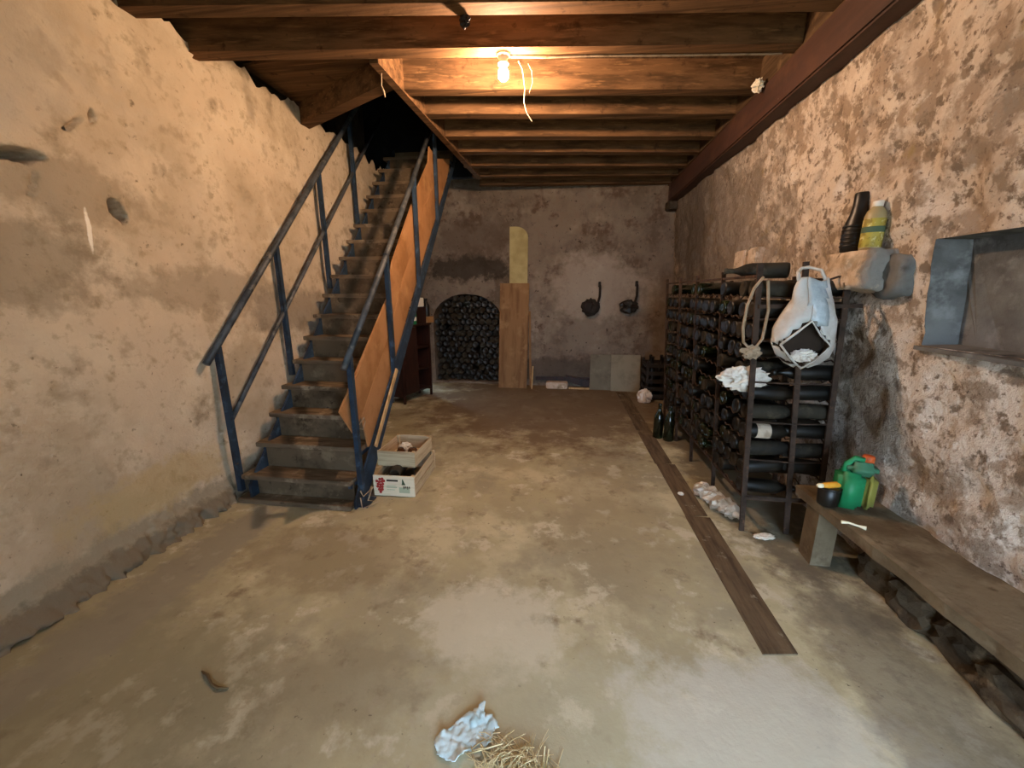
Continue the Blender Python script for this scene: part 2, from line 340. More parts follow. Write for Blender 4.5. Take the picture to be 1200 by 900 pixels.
def recess():
    bm = bmesh.new(); D = .125
    def ring(k):
        pts = []
        ins = (.0, .10)[k]
        for y in frange(RY0, RY1, .09): pts.append((y, RZ0))
        for z in frange(RZ0, RZ1, .06)[1:]: pts.append((RY1, z))
        for y in frange(RY1, RY0, .09)[1:]: pts.append((y, RZ1))
        for z in frange(RZ1, RZ0, .06)[1:-1]: pts.append((RY0, z))
        out = []
        cy, cz = (RY0 + RY1) / 2, (RZ0 + RZ1) / 2
        for y, z in pts:
            if k == 0: p = PR(y, z); p.x -= .004
            else:
                y2 = cy + (y - cy) * .93; z2 = cz + (z - cz) * .965 + .002
                p = Vector((xr(z2) + D + .012 * fn2(y * 8, z * 8, 3), y2, z2))
            out.append(bm.verts.new(p))
        return out
    a, b = ring(0), ring(1); n = len(a)
    for i in range(n): bm.faces.new((a[i], a[(i + 1) % n], b[(i + 1) % n], b[i]))
    bm.faces.new(b); bmesh.ops.triangulate(bm, faces=[f for f in bm.faces if len(f.verts) > 4])
    bmesh.ops.subdivide_edges(bm, edges=bm.edges[:], cuts=1)
    return bm
tag(obj('recess', recess(), 'cement', wr), 'grey cement lining of the blocked wall recess')
tag(obj('recess_sill', prism([(xr(1.25) - .010, 1.0, 1.240), (xr(1.25) - .010, 2.05, 1.240), (xr(1.25) + .1, 2.02, 1.240), (xr(1.25) + .1, 1.0, 1.240)], (0, 0, .018)), 'cement', wr), 'thin grey sill under the recess')
obj('masonry_core', prism([(xr(0) + .42, Y0, -.05), (xr(0) + .9, Y0, -.05), (xr(0) + .9, Y0, 5.2), (xr(0) + .42, Y0, 5.2)], (0, Y1 - Y0, 0)), 'stone_dark', wr)
ls = rock((xr(1.62) + .0, 2.40, 1.612), (.13, .21, .13), 3, .15, 4, .8)
for v in ls.verts: v.co.z = min(v.co.z, 1.706 + .004 * fn2(v.co.x * 20, v.co.y * 20))
tag(obj('stone', ls, 'stone', wr, True), 'rounded ledge stone jutting from the wall')
tag(obj('mortar_block', rock((xr(1.58) + .03, 2.21, 1.575), (.085, .11, .12), 9, .2, 3, .7), 'cement', wr, True), 'grey mortar below the ledge stone')
for (y0, y1, z0, z1) in ((3.85, 4.07, 1.69, 1.86), (3.62, 3.79, 1.70, 1.86)):
    obj('brick', B(xr(z0) - .035, xr(z0) + .08, y0, y1, z0, z1, .012), 'stone', wr)

# back wall with arched bottle niche
AX0, AX1, AZS, AZT = -2.16, -1.02, 1.05, 1.47
def arch(n=14):
    pts = [(AX0, .03), (AX0, AZS)]
    cx, hw = (AX0 + AX1) / 2, (AX1 - AX0) / 2
    for i in range(1, n):
        a = math.pi - math.pi * i / n
        pts.append((cx + hw * math.cos(a), AZS + (AZT - AZS) * math.sin(a)))
    return pts + [(AX1, AZS), (AX1, .03)]
def back_wall():
    bm = bmesh.new(); ap = arch(); X0, X1, Z1 = -2.6, 2.1, 3.3
    us = frange(X0, X1, .05); vs = frange(0, Z1, .05)
    def inside(x, z):
        if not AX0 < x < AX1 or z < .03: return False
        if z <= AZS: return True
        cx, hw = (AX0 + AX1) / 2, (AX1 - AX0) / 2
        return ((x - cx) / hw) ** 2 + ((z - AZS) / (AZT - AZS)) ** 2 < 1
    # ring of quads between the arch and a rectangle around it, the rest a relief grid
    rx0, rx1, rz1 = -2.35, -.85, 1.65
    a = [bm.verts.new((x, Y1, z)) for x, z in ap]; outer = []
    for x, z in ap:
        cx, cz = (AX0 + AX1) / 2, .6
        dx, dz = x - cx, z - cz
        if z <= .031: outer.append((rx0 if dx < 0 else rx1, 0.0)); continue
        t = min([(r - cx) / dx for r in (rx0, rx1) if abs(dx) > 1e-6 and (r - cx) / dx > 0] + [(rz1 - cz) / dz if dz > 1e-6 else 99])
        outer.append((cx + dx * t, cz + dz * t))
    o = [bm.verts.new((x, Y1, z)) for x, z in outer]
    for i in range(len(a) - 1): bm.faces.new((a[i], a[i + 1], o[i + 1], o[i]))
    # corners of the rectangle
    def corner(cx, cz):
        best = sorted(range(len(o)), key=lambda i: (o[i].co.x - cx) ** 2 + (o[i].co.z - cz) ** 2)
        for i in range(len(o) - 1):
            p, q = o[i].co, o[i + 1].co
            if (abs(p.x - cx) < 1e-4) != (abs(q.x - cx) < 1e-4) and max(p.z, q.z) > cz - 1e-3:
                v = bm.verts.new((cx, Y1, cz)); bm.faces.new((o[i], o[i + 1], v)); return
    corner(rx0, rz1); corner(rx1, rz1)
    bm.faces.new((a[0], bm.verts.new((AX0, Y1, 0)), bm.verts.new((rx0, Y1, 0)))) if False else None
    bm.faces.new((o[0], a[0], a[-1], o[-1]))
    # tunnel
    b = [bm.verts.new((x, Y1 + .5, z)) for x, z in ap]
    for i in range(len(a)): bm.faces.new((a[i], a[(i + 1) % len(a)], b[(i + 1) % len(a)], b[i]))
    bm.faces.new(b)
    def rect(x0, x1, z0, z1):
        V = [bm.verts.new((x, Y1, z)) for x, z in ((x0, z0), (x1, z0), (x1, z1), (x0, z1))]; bm.faces.new(V)
    rect(X0, rx0, 0, Z1); rect(rx1, X1, 0, Z1); rect(rx0, rx1, rz1, Z1)
    return bm
wb = obj('wall_back', back_wall(), 'plaster_back'); tag(wb, kind='structure')
obj('masonry_core', B(-2.95, 2.6, Y1 + .55, Y1 + .9, 0, 5.2), 'stone_dark', wb)

# front wall with the doorway the daylight comes through (behind the camera)
wf = thing('wall_front', None, None, (0, Y0, 0), kind='structure')
obj('pier', B(-2.95, DOOR[0], Y0 - .35, Y0, 0, 3.4), 'plaster_left', wf)
obj('pier', B(DOOR[1], 2.6, Y0 - .35, Y0, 0, 3.4), 'plaster_left', wf)
obj('lintel', B(DOOR[0], DOOR[1], Y0 - .35, Y0, DOOR[2], 3.4), 'plaster_left', wf)

# stairwell shaft above the stairs; unseen roof added to keep sky light out
SY1 = 5.62
sw = thing('wall_stairwell', None, None, (-1.8, 4, CZ), kind='structure')
obj('shaft_end', B(-2.78, -1.2, SY1, SY1 + .1, 3.0, 5.2), 'shaft_dark', sw)
obj('shaft_side', B(-1.32, -1.22, 2.9, SY1, CZ + .03, 5.2), 'shaft_dark', sw)
obj('shaft_front', B(-2.78, -1.2, 2.95, 3.05, CZ + .05, 5.2), 'shaft_dark', sw)
obj('shaft_roof', B(-2.95, -1.1, 2.9, SY1 + .1, 5.2, 5.3), 'shaft_dark', sw)

# ceiling: boards, joists (slightly skewed to the walls), trimmers and the big beam
ce = thing('ceiling', None, None, (0, 2.5, CZ), kind='structure')
x = -1.30
k = 0
while x < 1.75:
    wd = .2
    obj('ceiling_board', B(x + .003, x + wd - .003, Y0 - .3, Y1 + .5, CZ, CZ + .03), 'ceiling_board', ce); x += wd
x = -2.95
while x < -1.31:
    obj('ceiling_board', B(x + .003, min(x + .2, -1.30) - .003, Y0 - .3, 3.68 - (x + 2.4) * .5 if x > -2.5 else 3.7, CZ, CZ + .03), 'ceiling_board', ce)
    obj('ceiling_board', B(x + .003, min(x + .2, -1.30) - .003, SY1, Y1 + .5, CZ, CZ + .03), 'ceiling_board', ce); x += .2
obj('roof_deck', B(-1.32, 2.6, Y0 - .35, Y1 + .9, CZ + .031, CZ + .09), 'ceiling_board', ce)
obj('roof_deck', B(-2.95, -1.32, Y0 - .35, 2.95, CZ + .031, CZ + .09), 'ceiling_board', ce)
obj('roof_deck', B(-2.95, -1.32, SY1 + .1, Y1 + .9, CZ + .031, CZ + .09), 'ceiling_board', ce)
def joist(x0, x1, yf0, sl, wd=.085, z0=JZ, z1=CZ):
    """far lower edge passes (0, yf0) with slope sl"""
    p = [(x0, yf0 + sl * x0 - wd), (x1, yf0 + sl * x1 - wd), (x1, yf0 + sl * x1), (x0, yf0 + sl * x0)]
    bm = prism([(a, b, z0) for a, b in p], (0, 0, z1 - z0))
    bmesh.ops.bevel(bm, geom=bm.edges[:], offset=.006, segments=1, affect='EDGES')
    obj('joist', bm, 'joist', ce)
for yf in (-.55, .05, .65, 1.2, 1.7, 2.13): joist(-2.75, 1.62, yf, .12)
joist(-2.75, 1.62, 2.555, .121); joist(-2.75, 1.62, 2.951, .113, .095)
for yf, sl in ((3.478, .1356), (3.895, .1353), (4.393, .1356), (4.834, .14), (5.314, .1356), (5.73, .11)): joist(-1.27, 1.62, yf, sl)
joist(-1.27, 1.62, 6.13, .09)
obj('trimmer', prism([(-1.325, 2.83, 2.955), (-1.265, 2.83, 2.955), (-1.165, 5.6, 2.955), (-1.225, 5.6, 2.955)], (0, 0, .215)), 'joist', ce)
obj('joist', prism([(-2.45, 3.70, JZ), (-1.31, 3.09, JZ), (-1.31, 3.20, JZ), (-2.45, 3.82, JZ)], (0, 0, .2)), 'joist', ce)
obj('lining_board', prism([(-2.45, 3.1, CZ - .03), (-1.35, 2.95, CZ - .03), (-1.35, 3.1, CZ - .03), (-2.45, 3.7, CZ - .03)], (0, 0, .02)), 'joist', ce)
bmm = prism([(1.36, Y0, 2.715), (1.64, Y0, 2.715), (1.64, Y0, JZ), (1.36, Y0, JZ)], (0, 6.15 - Y0, 0))
for v in bmm.verts:
    if v.co.y > 3: v.co.x += .01; v.co.z += .01 if v.co.z < 2.8 else -.02
bmesh.ops.bevel(bmm, geom=bmm.edges[:], offset=.012, segments=2, affect='EDGES')
tag(obj('main_beam', bmm, 'beam', ce), 'massive brown beam along the right wall')
obj('added_infill_board', B(1.378, 1.40, Y0, Y1, JZ - .01, CZ), 'ceiling_board', ce)  # dark board added to hide bright wall patches between joists above the beam
obj('beam_corbel', B(1.36, 1.6, 6.1, 6.3, 2.62, 2.74, .015), 'stone_dark', ce)

# plank let into the floor
ch = thing('trim_1', None, None, (.95, 3.6, 0), kind='structure')
for (ya, yb, dx) in ((1.49, 2.55, 0), (2.553, 3.4, .004), (3.403, 4.55, -.004), (4.553, 6.0, .003)):
    xa = lambda y: .872 - (y - 1.49) * .018
    obj('plank', prism([(xa(ya) + dx, ya, -.01), (xa(ya) + .148 + dx, ya + .02, -.01), (xa(yb) + .16 + dx, yb, -.01), (xa(yb) + dx, yb, -.01)], (0, 0, .016)), 'channel', ch)

# ------------------------------------------------------------------ staircase
st = thing('staircase', 'steep blue steel staircase with dusty wooden treads along the left wall', 'stairs', (-1.9, 2.4, 0))
RI, RU, NT = .183, .174, 17
obj('tread', B(-2.33, -1.45, 2.30, 2.52, .0, .035, .004), 'tread', st)
for k in range(NT):
    zt = .20 + RI * k; yf = 2.345 + RU * k
    obj('tread', B(-2.315, -1.465, yf, yf + .215, zt - .035, zt, .004), 'tread', st)
    obj('riser', B(-2.229, -1.466, yf + .175, yf + .187, max(.0, zt + .001), zt + RI - .036) if k < NT - 1 else B(-2.229, -1.466, yf + .175, yf + .187, zt, zt + .1), 'riser', st)
    if k == 0: obj('riser', B(-2.229, -1.466, yf + .05, yf + .062, .036, zt - .036), 'riser', st)
    for X in (-2.265, -1.488):
        obj('tread_bracket', B(X - .012, X + .012, yf + .03, yf + .19, zt - .07, zt - .036), 'blue_steel', st)
def stringer(X, lo, hi, th):
    def zn(y): return 1.0517 * (y - 2.205)
    ya, yb = 2.33, 5.3
    pts = [(X, ya, 0.0), (X, ya - (lo - .02) / 1.0517, 0.0), (X, yb, zn(yb) + lo), (X, yb, zn(yb) + hi), (X, ya, zn(ya) + hi)]
    return prism(pts, (th, 0, 0))
obj('stringer', stringer(-2.25, -.20, .0, .02), 'blue_steel', st); obj('stringer', stringer(-1.440, -.147, -.068, .014), 'blue_steel', st)
XL, XR_ = -2.345, -1.425
def on(y, y0, z0, m): return z0 + (y - y0) * m
for y in (2.365, 3.06, 3.76, 4.42):
    obj('post', bar((XL, y, max(0, 1.0517 * (y - 2.16) - .15)), (XL, y, on(y, 2.267, 1.043, 1.036) - .01), .036, .036), 'blue_steel', st)
obj('handrail', tube([(XL, 2.26, 1.035), (XL, 3.025, 1.827), (XL, 4.6, 3.46), (XL, 5.2, 4.08)], .023, 10), 'rail', st, True)
obj('mid_rail', tube([(XL, 2.37, .60), (XL, 3.05, 1.325), (XL, 4.45, 2.80), (XL, 5.2, 3.59)], .017, 10), 'rail', st, True)
for y in (2.42, 3.09, 3.79, 4.45):
    obj('post', bar((XR_, y, max(.0, 1.0517 * (y - 2.16) - .18)), (XR_, y, on(y, 2.362, 1.032, 1.06) - .01), .034, .034), 'blue_steel', st)
obj('handrail', tube([(XR_, 2.34, 1.01), (XR_, 3.035, 1.715), (XR_, 4.3, 3.08)], .022, 10), 'rail', st, True)
obj('foot_plate', B(-1.50, -1.36, 2.36, 2.5, 0, .012), 'blue_steel', st)

# hardboard sheets tied inside the right railing
def sheet(pts, X, th=.012, bow=.015):
    bm = prism([(X + bow * math.sin(y * 3), y, z) for y, z in pts], (th, 0, 0)); return bm
up_ = [(2.292, 0.731), (2.428, 0.533), (2.563, 0.628), (3.097, 1.148), (3.482, 1.634), (3.819, 1.955), (4.136, 2.352), (4.407, 2.591), (4.564, 2.91), (4.351, 2.959), (4.303, 2.801), (3.992, 2.508), (3.951, 2.384), (3.828, 2.299), (3.267, 1.737), (3.141, 1.466), (2.557, 0.94)]
tag(obj('hardboard_sheet', sheet(up_, -1.466, .012, .004), 'ply', loc=(-1.464, 2.3, .56)), 'upper orange-brown hardboard strip tied inside the stair railing, wavy top edge', 'board', 'hardboard on the stairs')
lo_ = [(2.556, 0.617), (2.607, 0.358), (2.717, 0.356), (3.146, 0.865), (3.733, 1.532), (4.462, 2.303), (4.962, 2.825), (5.118, 3.074), (4.569, 2.911), (4.411, 2.592), (4.14, 2.352), (3.826, 1.956), (3.487, 1.634), (3.1, 1.148)]
tag(obj('hardboard_sheet', sheet(lo_, -1.462, .010, .004), 'ply', loc=(-1.478, 2.6, .36)), 'lower orange-brown hardboard strip along the stair stringer', 'board', 'hardboard on the stairs')
wire = [(-1.40, 2.43, .60), (-1.385, 2.47, .64), (-1.395, 2.5, .60), (-1.40, 2.47, .55), (-1.445, 2.45, .57)]
tag(obj('tie_wire', tube(wire, .004, 6), 'cord', loc=(-1.4, 2.45, .6)), 'twist of pale wire tying the hardboard to the railing', 'wire')
tag(obj('string_tangle', tube([(-1.40, 2.36, .13), (-1.37, 2.34, .10), (-1.33, 2.40, .14), (-1.36, 2.38, .05), (-1.31, 2.42, .02), (-1.38, 2.33, .01), (-1.41, 2.37, .07)], .005, 6), 'cord', loc=(-1.37, 2.38, 0)), 'pale string tangle at the foot of the stairs', 'string')
tag(obj('wooden_batten', bar((-1.385, 2.60, .37), (-1.385, 3.06, .87), .012, .035), 'pale_wood', loc=(-1.385, 2.6, .37)), 'pale wooden batten leaning on the stair stringer above the crates', 'batten')

# ------------------------------------------------------------------ bulb
lb = thing('light_bulb', 'lit bare bulb in a porcelain holder under the joist', 'lamp', (-.445, 2.87, JZ))
bc = Vector((-.445, 2.872, JZ))
obj('lamp_holder', lathe([(.042, 0), (.042, -.012), (.030, -.02), (.028, -.045), (.034, -.05), (.034, -.058), (.018, -.06)], 16, bc), 'ceramic', lb, True)
obj('bulb_glass', lathe([(.014, -.058), (.018, -.072), (.030, -.092), (.0345, -.112), (.031, -.132), (.02, -.145), (.001, -.15)], 16, bc), 'bulb', lb, True)
tag(obj('electric_cable', tube([(-.43, 2.885, JZ - .008), (-.2, 2.915, JZ - .014), (.1, 2.95, JZ - .008), (.6, 3.005, JZ - .012), (1.3, 3.09, JZ - .008)], .006, 6), 'cord', loc=(-.43, 2.885, JZ - .01)), 'thin cable running along the joist from the bulb', 'cable')
tag(obj('hanging_string', tube([(-.36, 2.96, JZ), (-.335, 2.98, 2.93), (-.32, 3.0, 2.83), (-.325, 3.0, 2.75), (-.305, 3.0, 2.68), (-.27, 3.0, 2.63)], .0026, 5), 'cord', loc=(-.36, 2.96, JZ)), 'frayed pale string dangling beside the bulb', 'string')
tag(obj('hanging_string', tube([(-.30, 3.0, JZ), (-.275, 3.01, 2.93), (-.27, 3.01, 2.86), (-.29, 3.0, 2.80)], .0015, 5), 'cord', loc=(-.3, 3.0, JZ)), 'short thin thread right of the dangling string', 'string')
tag(obj('hanging_string', tube([(-1.30, 2.95, 2.955), (-1.305, 2.95, 2.88), (-1.29, 2.95, 2.84), (-1.285, 2.95, 2.81)], [.003, .004, .007, .004], 5), 'cord', loc=(-1.3, 2.95, 2.955)), 'pale strand hanging from the trimmer above the stairs', 'string')
tag(obj('lint_tuft', crumple((1.32, 3.45, 2.945), (.035, .03, .04), 4, .9, 3, 3), 'tuft', loc=(1.32, 3.45, 2.945)), 'white lint tuft caught on the brown beam', 'lint')
tag(obj('cable_clamp', crumple((-.60, 2.50, 2.955), (.028, .02, .035), 6, .8, 3, 3), 'iron', loc=(-.6, 2.5, 2.955)), 'small black clamp under the nearest joist', 'clamp')

# ------------------------------------------------------------------ bottle rack and its bottles
RKY = (2.43, 2.95, 3.5, 4.0, 4.5)
def fx(z): return 1.165 - .065 * z
def mx_(z): return 1.43 - .085 * z
def bx_(z): return 1.60 - .055 * z
rk = thing('bottle_rack', 'rusty iron bottle rack standing against the right wall', 'rack', (1.3, 2.43, 0))
def post(px, y, zt, wd=.026, z0=0):
    obj('post', bar((px(z0), y, z0), (px(zt), y, zt), wd, .012, (0, 1, 0) if wd < .02 else (1, 0, 0)), 'rust', rk)
for i, y in enumerate(RKY):
    post(fx, y, 1.63 if i else 1.65, .03 if i == 0 else .026); post(bx_, y, 1.6, .03)
post(mx_, 2.43, 1.66, .03); post(mx_, 4.5, 1.5)
LV = [.30 + .122 * i for i in range(11)]
def wavy(px, y0, y1, z, ph):
    n = int((y1 - y0) / .0525); pts = []
    for i in range(n + 1):
        y = y0 + (y1 - y0) * i / n
        pts.append((px(z), y, z - .048 + (.010 if i % 2 else -.012) + .004 * math.sin(i * 1.7 + ph)))
    return tube(pts, .0045, 5)
for li, z in enumerate(LV):
    obj('wire', wavy(fx, 2.43, 4.52, z, li), 'rust', rk); obj('wire', wavy(bx_, 2.43, 4.52, z, li + 2), 'rust', rk)
    if li % 2 == 0 or li > 7:
        obj('cross_rod', tube([(fx(z), 2.43, z - .05), (mx_(z), 2.425, z - .056), (bx_(z), 2.43, z - .05)], .005, 5), 'rust', rk)
obj('cross_bar', bar((fx(1.42), 2.415, 1.42), (bx_(1.42) + .10, 2.415, 1.425), .012, .022), 'rust', rk)
obj('cross_bar', bar((fx(.24), 2.43, .235), (bx_(.24), 2.43, .235), .02, .02), 'rust', rk)
obj('top_bar', bar((fx(1.58), 2.43, 1.585), (fx(1.58), 4.52, 1.585), .014, .016), 'rust', rk)
obj('top_rod', tube([(mx_(1.6), 2.43, 1.57), (1.42, 2.43, 1.565), (1.46, 2.43, 1.58), (bx_(1.57), 2.43, 1.585)], .006, 5), 'rust', rk)
obj('lower_bar', bar((fx(.24), 2.43, .235), (fx(.24), 4.52, .235), .014, .016), 'rust', rk)

PROF = [(.030, .012), (.044, .0), (.0465, .012), (.0465, .19), (.040, .225), (.022, .262), (.0155, .285), (.0155, .318), (.018, .32), (.018, .334), (.013, .338)]
def bottle_mesh(name, m, n=12):
    bm = lathe(PROF, n, axis='X'); me = bpy.data.meshes.new(name); bmesh.ops.recalc_face_normals(bm, faces=bm.faces); bm.to_mesh(me); bm.free()
    for p in me.polygons: p.use_smooth = True
    me.materials.append(MT[m]); return me
BM = [bottle_mesh('bottle_dark', 'bottle'), bottle_mesh('bottle_dusty', 'bottle_dusty'), bottle_mesh('bottle_green', 'bottle_green')]
def bottle(x, y, z, rz, label, group, kind=0, ry=0, flip=False):
    o = bpy.data.objects.new('wine_bottle', BM[kind]); COL.objects.link(o)
    o.location = (x, y, z); o.rotation_euler = (random.uniform(0, 6), ry, rz)
    return tag(o, label, 'bottle', group)
def label_patch(o, a, b, m='paper_label'):
    bm = lathe([(.0475, a), (.0475, b)], 16, axis='X')
    bmesh.ops.delete(bm, geom=[f for f in bm.faces if len(f.verts) > 4], context='FACES')
    me = bpy.data.meshes.new('bottle_label'); bm.to_mesh(me); bm.free(); me.materials.append(MT[m])
    c = bpy.data.objects.new('bottle_label', me); COL.objects.link(c); c.parent = o
    return c
def cork(o):
    bm = lathe([(.012, .332), (.012, .345)], 10, axis='X'); me = bpy.data.meshes.new('cork'); bm.to_mesh(me); bm.free(); me.materials.append(MT['ivory'])
    c = bpy.data.objects.new('cork', me); COL.objects.link(c); c.parent = o
GR = 'bottles lying in the iron rack'
# near column: bottles seen from the side, one label each
near = {10: 'topmost', 9: 'second from the top', 8: 'third from the top', 7: 'fourth from the top', 6: 'fifth from the top', 5: 'sixth from the top', 4: 'seventh from the top',
        3: 'fourth from the bottom', 2: 'third from the bottom', 1: 'second from the bottom', 0: 'lowest'}
rr = random.Random(5)
for li, z in enumerate(LV):
    if li not in (6, 7) :
        o = bottle(fx(z) - .01, 2.49, z, rr.uniform(-.03, .03), 'dark bottle at near end of rack, room side, %s' % near[li], GR, (1 if li in (10, 9, 4, 2) else 0), {0: .05, 1: -.10, 2: -.07, 3: .04}.get(li, rr.uniform(-.04, .04)))
        if li == 3: label_patch(o, .07, .15); cork(o)
    if li not in (0, 7):
        tilt = {1: -.10, 2: .05}.get(li, rr.uniform(-.03, .03))
        o = bottle(bx_(z) + .035, 2.50, z + .002, math.pi + rr.uniform(-.03, .03), 'dark bottle at near end of rack, wall side, %s' % near[li], GR, (1 if li in (1, 4, 2) else 0), tilt)
        if li == 3: cork(o)
ORD = ['first', 'second', 'third', 'fourth', 'fifth', 'sixth', 'seventh', 'eighth', 'ninth', 'tenth', 'eleventh', 'twelfth', 'thirteenth', 'fourteenth', 'fifteenth', 'sixteenth', 'seventeenth', 'eighteenth', 'nineteenth', 'twentieth']
CNT = {}
def rack_label(li, side):
    CNT[li, side] = CNT.get((li, side), 0) + 1
    return '%s bottle behind the near-end one, %s row from the top of the rack, %s side' % (ORD[CNT[li, side] - 1], ORD[10 - li], side)
cols = [2.595 + .1 * i for i in range(19)]
for ci, y in enumerate(cols):
    for li, z in enumerate(LV):
        empty = .34 if ci < 8 else .15
        if ci in (1, 2, 3, 4, 5) and li in (4, 5, 6, 7): empty = .62
        if li == 10: empty = .45 if ci < 9 else .8
        if rr.random() < empty: continue
        bottle(fx(z) - .015 + rr.uniform(-.012, .012), y, z, rr.uniform(-.04, .04), rack_label(li, 'room'), GR, rr.choice((0, 0, 0, 1, 2)), rr.uniform(-.03, .03))
for ci, y in enumerate(cols[:9]):
    for li, z in enumerate(LV):
        if li < 8 and (ci > 3 or rr.random() < .5): continue
        if rr.random() < .3: continue
        bottle(bx_(z) + .03, y, z, math.pi + rr.uniform(-.04, .04), rack_label(li, 'wall'), GR, rr.choice((0, 1, 1)), rr.uniform(-.03, .03))
tp = bottle(1.30, 2.62, 1.625, math.pi - .25, 'dust-covered bottle lying loose on top of the rack', GR, 1)

# bottles stacked in the arched niche of the back wall
NL = 'round bottle base showing in the pile that fills the arched niche'
cx, hw = (AX0 + AX1) / 2, (AX1 - AX0) / 2
nb = 0; row = 0; z = .085
while z < AZT:
    x = AX0 + .06 + (row % 2) * .054; inrow = 0
    while x < AX1 - .045:
        okk = z <= AZS or ((x - cx) / (hw - .035)) ** 2 + ((z - AZS) / (AZT - AZS - .035)) ** 2 < 1
        if okk and rr.random() < .96:
            inrow += 1
            o = bottle(x + rr.uniform(-.009, .009), Y1 + .06 + rr.uniform(-.04, .07), z + rr.uniform(-.006, .006), math.pi / 2 + rr.uniform(-.05, .05), '%s bottle from the left, %s row from the bottom of the arched niche pile' % (ORD[inrow - 1], ORD[row]), 'bottles piled in the arched niche', rr.choice((0, 0, 1)))
            o.scale = (1, 1.1, 1.1); nb += 1
        x += .106
    z += .0935; row += 1

# ------------------------------------------------------------------ things on and by the rack
bg_ = thing('plastic_sack', 'large whitish plastic sack hung open on the near end of the rack', 'bag', (1.29, 2.36, 1.1))
def sack():
    bm = bmesh.new(); rings = []; n = 28
    #       z, centre x, half width, half depth
    lev = [(1.565, 1.285, .075, .012), (1.53, 1.285, .085, .022), (1.45, 1.30, .105, .05), (1.37, 1.295, .135, .075), (1.29, 1.285, .155, .085), (1.22, 1.285, .16, .085), (1.16, 1.295, .135, .075), (1.12, 1.30, .09, .05), (1.10, 1.30, .04, .02)]
    fine = []
    for a, b in zip(lev, lev[1:]):
        for t in (0, .34, .67): fine.append(tuple(a[i] + (b[i] - a[i]) * t for i in range(4)))
    fine.append(lev[-1])
    for z, cx, hw_, hd in fine:
        ring = []
        for k in range(n):
            a = 2 * math.pi * k / n
            f = 1 + .10 * noise.noise(Vector((math.cos(a) * 2.2, math.sin(a) * 2.2, z * 7))) + .05 * noise.noise(Vector((math.cos(a) * 6, math.sin(a) * 6, z * 14)))
            ring.append(bm.verts.new((cx + hw_ * f * math.cos(a), 2.335 + hd * f * math.sin(a), z + .012 * math.sin(a * 3 + z * 9))))
        rings.append(ring)
    for a, b in zip(rings, rings[1:]):
        for k in range(n): bm.faces.new((a[k], a[(k + 1) % n], b[(k + 1) % n], b[k]))
    # open mouth: a diamond facing the room, lower left
    def inmouth(f):
        c = f.calc_center_median()
        if c.y > 2.335: return False
        u, v = (c.x - 1.262) / .128, (c.z - 1.222) / .135
        return abs(u) + abs(v) < 1
    bmesh.ops.delete(bm, geom=[f for f in bm.faces if inmouth(f)], context='FACES')
    return bm
o = obj('sack_body', sack(), 'bag', bg_, True)
md = o.modifiers.new('thick', 'SOLIDIFY'); md.thickness = .004
def sack_panel():
    bm = sack(); keep = []
    for f in bm.faces:
        c = f.calc_center_median()
        if not (c.y < 2.335 and c.z > 1.335 and c.x > 1.245 + (1.56 - c.z) * .12 and c.x < 1.345): keep.append(f)
    bmesh.ops.delete(bm, geom=keep, context='FACES')
    for v in bm.verts: v.co.y -= .006
    return bm
p_ = obj('shiny_panel', sack_panel(), 'bag_panel', bg_, True); md = p_.modifiers.new('thick', 'SOLIDIFY'); md.thickness = .003
obj('mouth_rim', tube([(1.14, 2.262, 1.225), (1.20, 2.245, 1.29), (1.265, 2.243, 1.352), (1.32, 2.247, 1.28), (1.385, 2.262, 1.222), (1.32, 2.250, 1.15), (1.262, 2.268, 1.098), (1.20, 2.252, 1.15), (1.14, 2.262, 1.225)], .006, 6), 'bag', bg_, True)
obj('mouth_shade', rock((1.275, 2.345, 1.225), (.125, .05, .12), 2, .08, 3), 'bag_inside', bg_, True)  # added dark lump, stands in for the shaded hollow behind the mouth
obj('sack_handle', tube([(1.22, 2.34, 1.56), (1.225, 2.37, 1.60), (1.265, 2.42, 1.625), (1.30, 2.415, 1.63), (1.34, 2.37, 1.61), (1.355, 2.34, 1.555)], .009, 8), 'bag', bg_, True)
tag(obj('crumpled_paper', crumple((1.275, 2.285, 1.165), (.06, .03, .03), 8, .7, 4, 3), 'paper', loc=(1.275, 2.285, 1.14)), 'small crumpled paper inside the mouth of the hanging sack', 'paper')
tag(obj('crumpled_paper', crumple((1.085, 2.505, .985), (.125, .05, .065), 3, .75, 4, 2.6), 'paper', loc=(1.085, 2.5, .92)), 'crumpled white paper wedged in the rack behind the near post', 'paper')
tag(obj('cord_loop', tube([(1.075, 2.41, 1.58), (1.03, 2.40, 1.52), (1.005, 2.40, 1.42), (1.0, 2.40, 1.30), (1.01, 2.395, 1.22), (1.06, 2.39, 1.165), (1.11, 2.40, 1.24), (1.12, 2.40, 1.40), (1.10, 2.41, 1.56)], .008, 6), 'cord', loc=(1.05, 2.4, 1.16)), 'frayed pale cord looped over the near rack post', 'cord')
tag(obj('rag_knot', crumple((1.055, 2.385, 1.165), (.05, .02, .035), 11, .8, 3, 3), 'cord', loc=(1.055, 2.385, 1.14)), 'knotted rag end on the cord at the rack post', 'rag')
pb = thing('crushed_bottle', 'crushed clear plastic bottle lying on the floor beside the rack', 'plastic bottle', (1.10, 2.72, 0))
